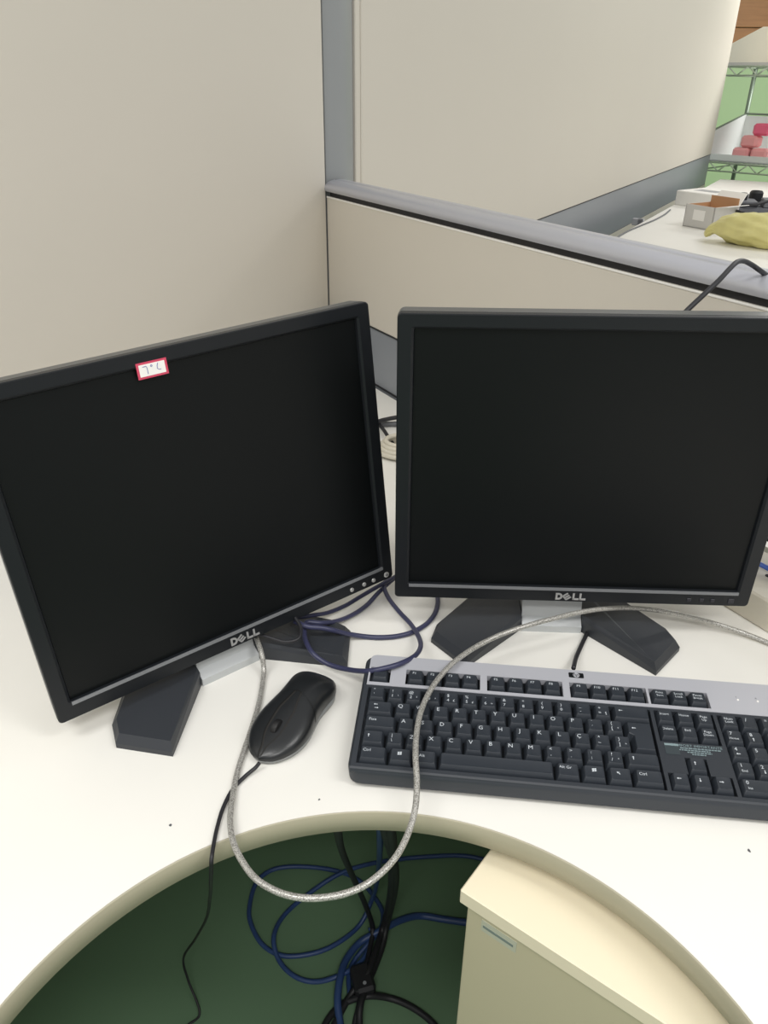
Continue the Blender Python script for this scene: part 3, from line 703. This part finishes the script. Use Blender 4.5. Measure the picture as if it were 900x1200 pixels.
o = cable('monitor_cable', nb, .0027, 'navy'); tag(o, 'short navy cable sagging just under the buttons of the left monitor', 'cable', 'navy cables between the monitors')
nc = [(-0.1036, 0.7374, 0.0340), (-0.0877, 0.7278, 0.0340), (-0.0702, 0.7302, 0.0300), (-0.0565, 0.7334, 0.0240), (-0.0411, 0.7427, 0.0120), (-0.0209, 0.7484, 0.0040), (-0.0024, 0.7477, 0.0035), (0.0181, 0.7506, 0.0035), (0.0369, 0.7592, 0.0035), (0.0542, 0.7757, 0.0035), (0.0653, 0.7971, 0.0035), (0.0702, 0.8185, 0.0040), (0.0701, 0.8385, 0.0060), (0.0663, 0.8542, 0.0100), (0.0575, 0.8675, 0.0200)]
o = cable('monitor_cable', nc, .0031, 'navy'); tag(o, 'navy cable running from left monitor foot across desk to behind the right monitor', 'cable', 'navy cables between the monitors')
# black lead lying on the left monitor's right foot
o = cable('power_cable', [(-0.1446, 0.7114, 0.0360), (-0.1280, 0.7039, 0.0360), (-0.1092, 0.6991, 0.0340), (-0.0950, 0.7030, 0.0360), (-0.0944, 0.7182, 0.0400), (-0.1026, 0.7325, 0.0450)], .002, 'blackcable'); tag(o, 'short black lead draped on the right foot of the left monitor', 'cable')
# in the gap between the monitors
o = cable('power_cable', [(-0.0416, 1.3497, 0.0200), (-0.0149, 1.3860, 0.0200), (0.0062, 1.4017, 0.0200), (0.0311, 1.4134, 0.0200), (0.0826, 1.4506, 0.0120), (0.1516, 1.4590, 0.0040)], .0042, 'blackcable'); tag(o, 'black cable crossing the gap between the monitors, topmost there', 'cable')
o = cable('power_cable', [(-0.0431, 1.3999, 0.0060), (-0.0102, 1.4073, 0.0060), (0.0114, 1.4101, 0.0060), (0.0346, 1.4086, 0.0060), (0.0885, 1.3891, 0.0050), (0.1430, 1.3536, 0.0050)], .005, 'greycable'); tag(o, 'thick grey cable just below the topmost one in the gap between monitors', 'cable')
o = cable('power_cable', [(-0.0254, 1.4249, 0.0120), (-0.0084, 1.3865, 0.0120), (0.0064, 1.3382, 0.0100), (0.0204, 1.2927, 0.0080), (0.0351, 1.2450, 0.0050), (0.0569, 1.1779, 0.0050)], .0034, 'blackcable'); tag(o, 'black cable slanting down through the gap between the monitors', 'cable')
# coiled white lead on the desk behind
pts = []
cx, cy, _ = (0.0171, 1.2376, 0.0000)
for k in range(64):
    a = k*2*pi/16; rr = .052-.0003*k; pts.append((cx+.022+rr*cos(a)*1.05, cy+.05+rr*.85*sin(a), .005+.0055*(k/16)))
o = cable('coiled_cable', pts, .0045, 'outlet', k=3, seg=8); tag(o, 'pale coiled cable on the desk seen through the gap between the monitors', 'cable')
# black cable over the low partition
def onT1(t, y, z): return T1 @ V((t, y, z))
ovr = [(0.2785, 0.7739, 0.3600), (0.3034, 0.8064, 0.3750), (0.3122, 0.8092, 0.3850), (0.3301, 0.8221, 0.3970), (0.3487, 0.8360, 0.4090), (0.3674, 0.8572, 0.4180), (0.3806, 0.8742, 0.4210), (0.3948, 0.8899, 0.4190), (0.4112, 0.9028, 0.4120), (0.4236, 0.9057, 0.4050), (0.4535, 0.9371, 0.3900)]
o = cable('draped_cable', ovr, .0028, 'blackcable'); tag(o, 'black cable bent over the silver top rail of the low partition', 'cable')

# ------------------------------------------------------------------ outlet block at the foot of the low partition
root = empty('outlet_block', T1 @ V((1.24, .02, 0)), math.atan2(D1.y, D1.x))
b = MB(); b.chamfer_box(-.145, .16, -.043, .055, 0, .042, .0025); b.build('housing', 'outlet', root)
b = MB(); b.chamfer_box(-.18, -.146, -.041, .05, 0, .036, .002); b.build('end_cap', 'outlet', root)
for x in (-.055, .02, .095):
    b = MB()
    for dx, dy in ((-.009, 0), (.009, 0), (0, .007)): b.cyl((x+dx, .005+dy, .0421), .0032, .0012, seg=14)
    b.build('socket', 'hole', root)
tag(root, 'beige outlet block on the desk at the right edge, behind right monitor', 'power outlet')
o = cable('network_cable', [(0.4581, 0.8513, 0.0620), (0.4726, 0.8504, 0.0550), (0.4821, 0.8451, 0.0520), (0.4906, 0.8384, 0.0500), (0.5029, 0.8274, 0.0470), (0.5212, 0.8086, 0.0470)], .0032, 'brightblue'); tag(o, 'bright blue cable lying over the beige outlet block', 'cable')
o = cable('power_cable', [T1 @ V((t, .03+dy, .10-dz)) for t, dy, dz in ((1.02, 0, 0.0), (1.1, -.005, .006), (1.2, 0, .004), (1.3, .004, .01), (1.42, .01, .03))], .003, 'blackcable'); tag(o, 'black cable running through the opening above the outlet block', 'cable')

# ------------------------------------------------------------------ floor cables
def q(dx, dy): return 280+dx/2.8125, 930+dy/2.8125
o = cable('network_cable', [(-0.0006,0.5201,-0.0300), (-0.0005,0.5588,-0.1000), (-0.0004,0.6542,-0.2500), (-0.0015,0.7781,-0.4500), (-0.0050,0.8696,-0.6200), (-0.0131,0.8936,-0.7000), (-0.0343,0.8672,-0.7350), (-0.0705,0.8330,-0.7350), (-0.1115,0.8134,-0.7350), (-0.1635,0.8075,-0.7350), (-0.2028,0.8260,-0.7350), (-0.2300,0.8649,-0.7350), (-0.2382,0.9000,-0.7350), (-0.2317,0.9496,-0.7350), (-0.2008,0.9772,-0.7350), (-0.1431,0.9826,-0.7350), (-0.0783,0.9728,-0.7350), (-0.0370,0.9520,-0.7350), (-0.0079,0.9180,-0.7350), (0.0064,0.8798,-0.7270), (-0.0004,0.8469,-0.7250), (-0.0171,0.8273,-0.7250), (-0.0426,0.8009,-0.7350), (-0.0509,0.7748,-0.7350), (-0.0479,0.7425,-0.7310)], 0.0042, 'blue'); tag(o, 'blue cable hanging behind the desk and ending in the left floor loop', 'cable', 'cables on the floor under the desk')
o = cable('network_cable', [(0.2316,0.9913,-0.7350), (0.1920,1.0056,-0.7350), (0.1510,1.0112,-0.7350), (0.0915,1.0077,-0.7350), (0.0440,1.0023,-0.7350), (-0.0205,0.9826,-0.7250), (-0.0775,0.9603,-0.7250), (-0.1322,0.9257,-0.7350), (-0.1723,0.8830,-0.7350), (-0.1849,0.8364,-0.7250), (-0.1733,0.8021,-0.7350), (-0.1441,0.7738,-0.7350), (-0.1074,0.7640,-0.7350), (-0.0668,0.7688,-0.7250), (-0.0319,0.7923,-0.7250), (-0.0119,0.8328,-0.7250), (-0.0165,0.8486,-0.7150)], 0.0042, 'blue'); tag(o, 'blue cable making the larger, upper loop on the floor', 'cable', 'cables on the floor under the desk')
o = cable('network_cable', [(0.2001,0.8699,-0.7350), (0.1594,0.8724,-0.7350), (0.1188,0.8777,-0.7350), (0.0752,0.8842,-0.7350), (0.0417,0.8702,-0.7250), (0.0038,0.8433,-0.7150), (-0.0330,0.8271,-0.7250), (-0.0554,0.7973,-0.7250), (-0.0640,0.7659,-0.7200), (-0.0670,0.7293,-0.7250), (-0.0603,0.6926,-0.7350), (-0.0506,0.6442,-0.7350), (-0.0165,0.5913,-0.7350), (0.0283,0.5647,-0.7350)], 0.0062, 'blue'); tag(o, 'thicker blue cable curving from behind the cabinet down the floor', 'cable', 'cables on the floor under the desk')
o = cable('power_cable', [(-0.0424,0.5160,-0.0300), (-0.0438,0.5397,-0.0800), (-0.0474,0.6448,-0.2500), (-0.0392,0.7519,-0.4500), (-0.0261,0.8186,-0.6000), (-0.0143,0.8435,-0.6900), (-0.0120,0.8375,-0.7150), (-0.0176,0.8026,-0.7200), (-0.0267,0.7563,-0.7200), (-0.0320,0.7201,-0.7250), (-0.0384,0.6928,-0.7350), (-0.0409,0.6358,-0.7350), (-0.0695,0.5752,-0.7350)], 0.0045, 'blackcable'); tag(o, 'black cable hanging leftmost behind the desk to the floor', 'cable', 'cables on the floor under the desk')
o = cable('power_cable', [(0.0032,0.5202,-0.0300), (0.0042,0.5426,-0.0800), (0.0125,0.6246,-0.2200), (0.0221,0.7261,-0.4000), (0.0228,0.8135,-0.5800), (0.0142,0.8438,-0.6900), (0.0041,0.8135,-0.7200), (-0.0147,0.7614,-0.7200), (-0.0285,0.7194,-0.7150), (-0.0295,0.6877,-0.7250), (-0.0222,0.6336,-0.7300), (-0.0333,0.5620,-0.7300)], 0.0056, 'blackcable'); tag(o, 'thick black cable hanging behind the desk just under the grey loop', 'cable', 'cables on the floor under the desk')
o = cable('power_cable', [(0.0096,0.5203,-0.0300), (0.0104,0.5416,-0.0800), (0.0154,0.6225,-0.2200), (0.0174,0.7250,-0.4000), (0.0164,0.8107,-0.5800), (0.0079,0.8447,-0.7000), (-0.0062,0.8019,-0.7100), (-0.0207,0.7605,-0.7100), (-0.0453,0.7420,-0.7300), (-0.0724,0.6925,-0.7350), (-0.1014,0.6352,-0.7350), (-0.1135,0.5709,-0.7350)], 0.0055, 'blackcable'); tag(o, 'thinner black cable hanging beside the thick one, then veering left', 'cable', 'cables on the floor under the desk')
o = cable('power_cable', [(-0.1216,0.5632,-0.7350), (-0.1107,0.6351,-0.7350), (-0.0911,0.6832,-0.7350), (-0.0783,0.7086,-0.7350), (-0.0573,0.7292,-0.7350), (-0.0201,0.7345,-0.7230), (0.0199,0.7382,-0.7350), (0.0594,0.7218,-0.7350), (0.0926,0.6942,-0.7350), (0.1093,0.6544,-0.7350), (0.1009,0.5963,-0.7350)], 0.0055, 'blackcable'); tag(o, 'black cable arching across the floor at the bottom of the view', 'cable', 'cables on the floor under the desk')
root = empty('cable_joint', (-0.0267,0.7573,-.735), .3)
b = MB(); b.chamfer_box(-.017, .017, -.024, .024, 0, .03, .005); b.build('housing', 'blackcable', root)
b = MB(); b.cyl((0, -.012, .0301), .003, .001, seg=12); b.build('screw', 'alu', root)
tag(root, 'small black connector block where the floor cables meet', 'connector')

# ------------------------------------------------------------------ things on the far desk
root = empty('open_carton', (1.415, 3.94, 0), math.atan2(D1.y, D1.x))
w, d, hh = .165, .17, .10; t = .004
b = MB(); b.box(0, w, 0, t, 0, hh); b.box(0, w, d-t, d, 0, hh); b.box(0, t, 0, d, 0, hh); b.box(w-t, w, 0, d, 0, hh); b.box(0, w, 0, d, 0, t); b.build('carton_walls', 'carton', root)
b = MB(); b.box(t, w-t, d-t-.002, d-t, t, hh+.03); b.box(t, t+.002, t, d-t, t, hh-.001); b.box(w-t-.002, w-t, t, d-t, t, hh-.001); b.box(t, w-t, t, d-t, t, .03); b.build('carton_lining', 'kraft', root)
b = MB(); b.loft([[(0, d, hh), (w, d, hh), (w, d+.003, hh), (0, d+.003, hh)], [(0.01, d+.05, hh+.05), (w-.01, d+.05, hh+.05), (w-.01, d+.053, hh+.048), (.01, d+.053, hh+.048)]])
b.loft([[(w, 0, hh), (w, d, hh), (w+.002, d, hh), (w+.002, 0, hh)], [(w+.055, .01, hh+.01), (w+.055, d-.01, hh+.01), (w+.057, d-.01, hh+.008), (w+.057, .01, hh+.008)]]); b.build('flap', 'whitecarton', root)
b = MB(); b.box(.05, .115, -.0012, .0005, .035, .08); b.build('shipping_label', 'white', root)
tag(root, 'small open cardboard carton with a white label, left end of far desk clutter', 'box')
root = empty('flat_carton', (1.62, 4.70, 0), math.atan2(D1.y, D1.x)+.08)
b = MB(); b.chamfer_box(0, .30, 0, .28, 0, .075, .003); b.build('carton_body', 'whitecarton', root)
b = MB(); b.box(.05, .2, .08, .16, .0745, .0757); b.build('printed_panel', 'alu', root)
tag(root, 'flat closed white carton behind the small open one', 'box')
root = empty('paper_sheet', (1.83, 4.2, 0), -.6)
b = MB(); b.loft([[(0, 0, .0005), (.21, 0, .0005), (.21, .3, .0005), (0, .3, .0005)], [(0, 0, .003), (.21, 0, .003), (.21, .3, .003), (0, .3, .003)]])
b.build('sheet', 'white', root); tag(root, 'white sheet of paper on far desk by the yellow bag', 'paper')
# yellow bag with a tied neck
bcx = V((1.5272, 3.4354, 0.0600)); 
root = empty('plastic_bag', (bcx.x, bcx.y, 0), math.atan2(D1.y, D1.x)+.35)
rings = []; NS = 40
def bag_r(s_):
    return interp([(0, .012), (.04, .040), (.08, .035), (.14, .042), (.25, .066), (.45, .080), (.65, .082), (.85, .07), (.95, .045), (1, .008)], s_)
for i in range(37):
    s_ = i/36; r_ = bag_r(s_)
    ring = []
    for k in range(NS):
        a = 2*pi*k/NS
        rr = r_*(1+.07*sin(5*a+9*s_)+.05*sin(11*a-17*s_)+.04*sin(3*a+23*s_))
        ring.append((-.19+.40*s_, rr*cos(a)*1.1, max(.002, .062+rr*.85*sin(a)) if s_ > .12 else max(.002, .03+rr*.7*sin(a)+.25*s_)))
    rings.append(ring)
b = MB(); b.loft(rings); b.build('bag_film', 'bag', root, smooth=True)
tag(root, 'crumpled yellow plastic bag with tied end on the far desk', 'bag')
# dark gutted device
dc = V((2.0276, 4.4542, 0.0300))
root = empty('gutted_device', (dc.x, dc.y, 0), -.25)
b = MB(); b.chamfer_box(-.22, .34, -.16, .16, 0, .035, .006); b.chamfer_box(-.20, -.06, -.13, .03, .035, .06, .006); b.chamfer_box(.06, .28, -.1, .1, .035, .055, .006); b.chamfer_box(-.04, .04, -.15, -.04, .035, .075, .004); b.build('chassis', 'device', root)
for x, y, r_ in ((-.05, .07, .035), (.09, .09, .032), (-.13, -.05, .02), (.2, -.12, .02)):
    b = MB(); b.loft([[(x+r_*f*cos(a*pi/12), y+r_*f*sin(a*pi/12), z) for a in range(24)] for f, z in ((1, .034), (1, .085), (.8, .095), (.78, .088))]); b.build('knob', 'devdark', root)
b = MB(); b.tube(spline([(-.2, -.12, .04), (-.1, -.17, .05), (.0, -.14, .07), (.1, -.17, .05), (.2, -.1, .06), (.3, -.15, .03)]), .008, 8); b.build('wiring', 'devdark', root)
tag(root, 'dark grey gutted device with black round knobs behind the yellow bag', 'device')
o = cable('black_strap', [(1.5502, 3.8829, 0.0200), (1.5656, 3.9036, 0.0400), (1.6022, 3.9267, 0.0600), (1.6298, 3.9025, 0.0750), (1.6298, 3.7846, 0.0800)], .007, 'devdark'); tag(o, 'black strap curling over the left end of the yellow bag', 'strap')

# ------------------------------------------------------------------ shelving by the green wall
HS = R(45.0); N2_ = V((cos(HS), -sin(HS), 0)); S0 = frame(V((2.425, 6.62, FZ)), N2_)
root = empty('wire_shelf_unit', S0.translation, -HS)
SW, SD = 1.5, .667
def wire_shelf(z):
    b = MB()
    for zz in (z, z-.058):
        b.tube([(0, 0, zz), (SW, 0, zz)], .006, 6); b.tube([(0, SD, zz), (SW, SD, zz)], .006, 6); b.tube([(0, 0, zz), (0, SD, zz)], .006, 6); b.tube([(SW, 0, zz), (SW, SD, zz)], .006, 6)
    nn = 20; pts = []
    for i in range(nn+1): pts.append((SW*i/nn, 0, z if i % 2 else z-.058))
    for a, c in zip(pts, pts[1:]): b.tube([a, c], .0045, 5)
    for a, c in zip(pts, pts[1:]): b.tube([(a[0], SD, a[2]), (c[0], SD, c[2])], .0045, 5)
    for i in range(40): b.tube([(SW*(i+.5)/40, 0, z+.004), (SW*(i+.5)/40, SD, z+.004)], .003, 5)
    return b
for z in (.715, .075, -.145): wire_shelf(z-FZ).build('shelf', 'wire', root, smooth=True)
for x in (0, SW):
    for y in (0, SD):
        b = MB(); b.cyl((x, y, (.73-FZ)/2), .0165, .73-FZ, seg=14)
        b.build('upright', 'shelfpost', root, smooth=True)
tag(root, 'chrome wire shelving unit against the green wall beyond the far desk', 'shelving')
SA = -HS
def onshelf(x, y, z): return S0 @ V((x, y, z-FZ))
root = empty('cream_carton', onshelf(.03, .05, .7225), SA)
b = MB(); b.loft([[(0, 0, 0), (1.1, 0, 0), (1.1, .45, 0), (0, .45, 0)], [(0, 0, .13), (1.1, 0, .13), (1.1, .45, .13), (0, .45, .13)], [(.22, 0, .235), (1.1, 0, .235), (1.1, .45, .235), (.22, .45, .235)]]); b.build('carton_body', 'creamcarton', root)
b = MB(); b.box(.0, 1.1, -.002, 0, .0, .018); b.build('tape_band', 'carton', root)
tag(root, 'cream carton lying on the top wire shelf below the brown planks', 'box')
root = empty('storage_bin', onshelf(.03, .02, .0825), SA)
BW, BD = 1.15, .56
b = MB()
b.box(0, BW, 0, BD, 0, .01); b.box(0, BW, BD-.01, BD, 0, .30); b.box(0, BW, 0, .01, 0, .05)
for x in (0, BW-.01):
    pr = [(0, 0), (BD, 0), (BD, .31), (0, .20)]
    b.loft([[(x, y, z) for y, z in pr], [(x+.01, y, z) for y, z in pr]])
b.build('bin_shell', 'binwhite', root)
b = MB(); b.tube([(.005, 0, .204), (.005, BD, .314), (BW, BD, .304)], .008, 6); b.build('rim', 'shelfpost', root)
tag(root, 'white open-fronted storage bin on the middle wire shelf', 'bin')
for x, y, z, m, lab in ((.13, .14, .012, 'pink', 'pink plastic part in the white bin, lower left one'), (.27, .14, .012, 'pink', 'pink plastic part in the white bin, lower right one'), (.17, .16, .096, 'pink', 'pink plastic part lying across the two lower ones'), (.24, .17, .180, 'rose', 'rose-red plastic part, topmost in the white bin')):
    root = empty('pink_part', onshelf(.03+x, .02+y, .0825+z), SA)
    b = MB(); b.chamfer_box(0, .125, 0, .12, 0, .082, .016); b.build('block', m, root); b = MB(); b.chamfer_box(.018, .107, -.004, .001, .015, .066, .001); b.build('face_plate', m, root)
    tag(root, lab, 'part', 'pink plastic parts in the white bin')

# brown wooden cabinet on the wall
root = empty('wooden_board', (2.2, 8.999, .86), 0)
for i in range(4):
    b = MB(); b.chamfer_box(0, 2.6, -.05, 0, .232*i, .232*i+.226, .004); b.build('plank', 'wood', root)
tag(root, 'brown wooden planking fixed on the green wall above the shelving', 'wall panel')

# ------------------------------------------------------------------ light
w = bpy.data.worlds.new('World'); scene.world = w; w.use_nodes = True
w.node_tree.nodes['Background'].inputs[0].default_value = (1.0, .995, .98, 1); w.node_tree.nodes['Background'].inputs[1].default_value = .60
def lamp(x, y, z, sx, sy, e, rz=0, col=(1, .99, .965)):
    l = bpy.data.lights.new('ceiling_lamp', 'AREA'); l.shape = 'RECTANGLE'; l.size = sx; l.size_y = sy; l.energy = e; l.color = col
    o = bpy.data.objects.new('ceiling_lamp', l); COL.objects.link(o); o.location = (x, y, z); o.rotation_euler = (0, 0, rz)
for a in [(-1.0, -.25, 1.9, 1.2, .3, 21), (1.2, -.15, 1.9, 1.2, .3, 19), (.1, -1.1, 1.9, 1.2, .3, 24), (-.9, 1.4, 1.9, .3, 1.2, 2), (2.9, 3.0, 2.0, 1.2, .3, 24), (4.0, 6.4, 2.0, 1.2, .3, 85)]: lamp(*a)

# ------------------------------------------------------------------ camera
f, h, pit, roll = 913.1177, .588131, .5039389, .0111037
F = V((0, cos(pit), -sin(pit))); Rr = V((1, 0, 0)); Uu = Rr.cross(F)
R2 = Rr*cos(roll)+Uu*sin(roll); U2 = -Rr*sin(roll)+Uu*cos(roll)
cd = bpy.data.cameras.new('camera'); cam = bpy.data.objects.new('camera', cd); COL.objects.link(cam)
cam.matrix_world = Matrix(((R2.x, U2.x, -F.x, 0), (R2.y, U2.y, -F.y, 0), (R2.z, U2.z, -F.z, h), (0, 0, 0, 1)))
cd.sensor_fit = 'VERTICAL'; cd.sensor_height = 24; cd.lens = f*24/1200; cd.clip_start = .02; cd.clip_end = 60
scene.camera = cam
vs = scene.view_settings; vs.view_transform = 'Standard'; vs.look = 'None'; vs.gamma = 1; vs.use_curve_mapping = False; vs.exposure = 0.0
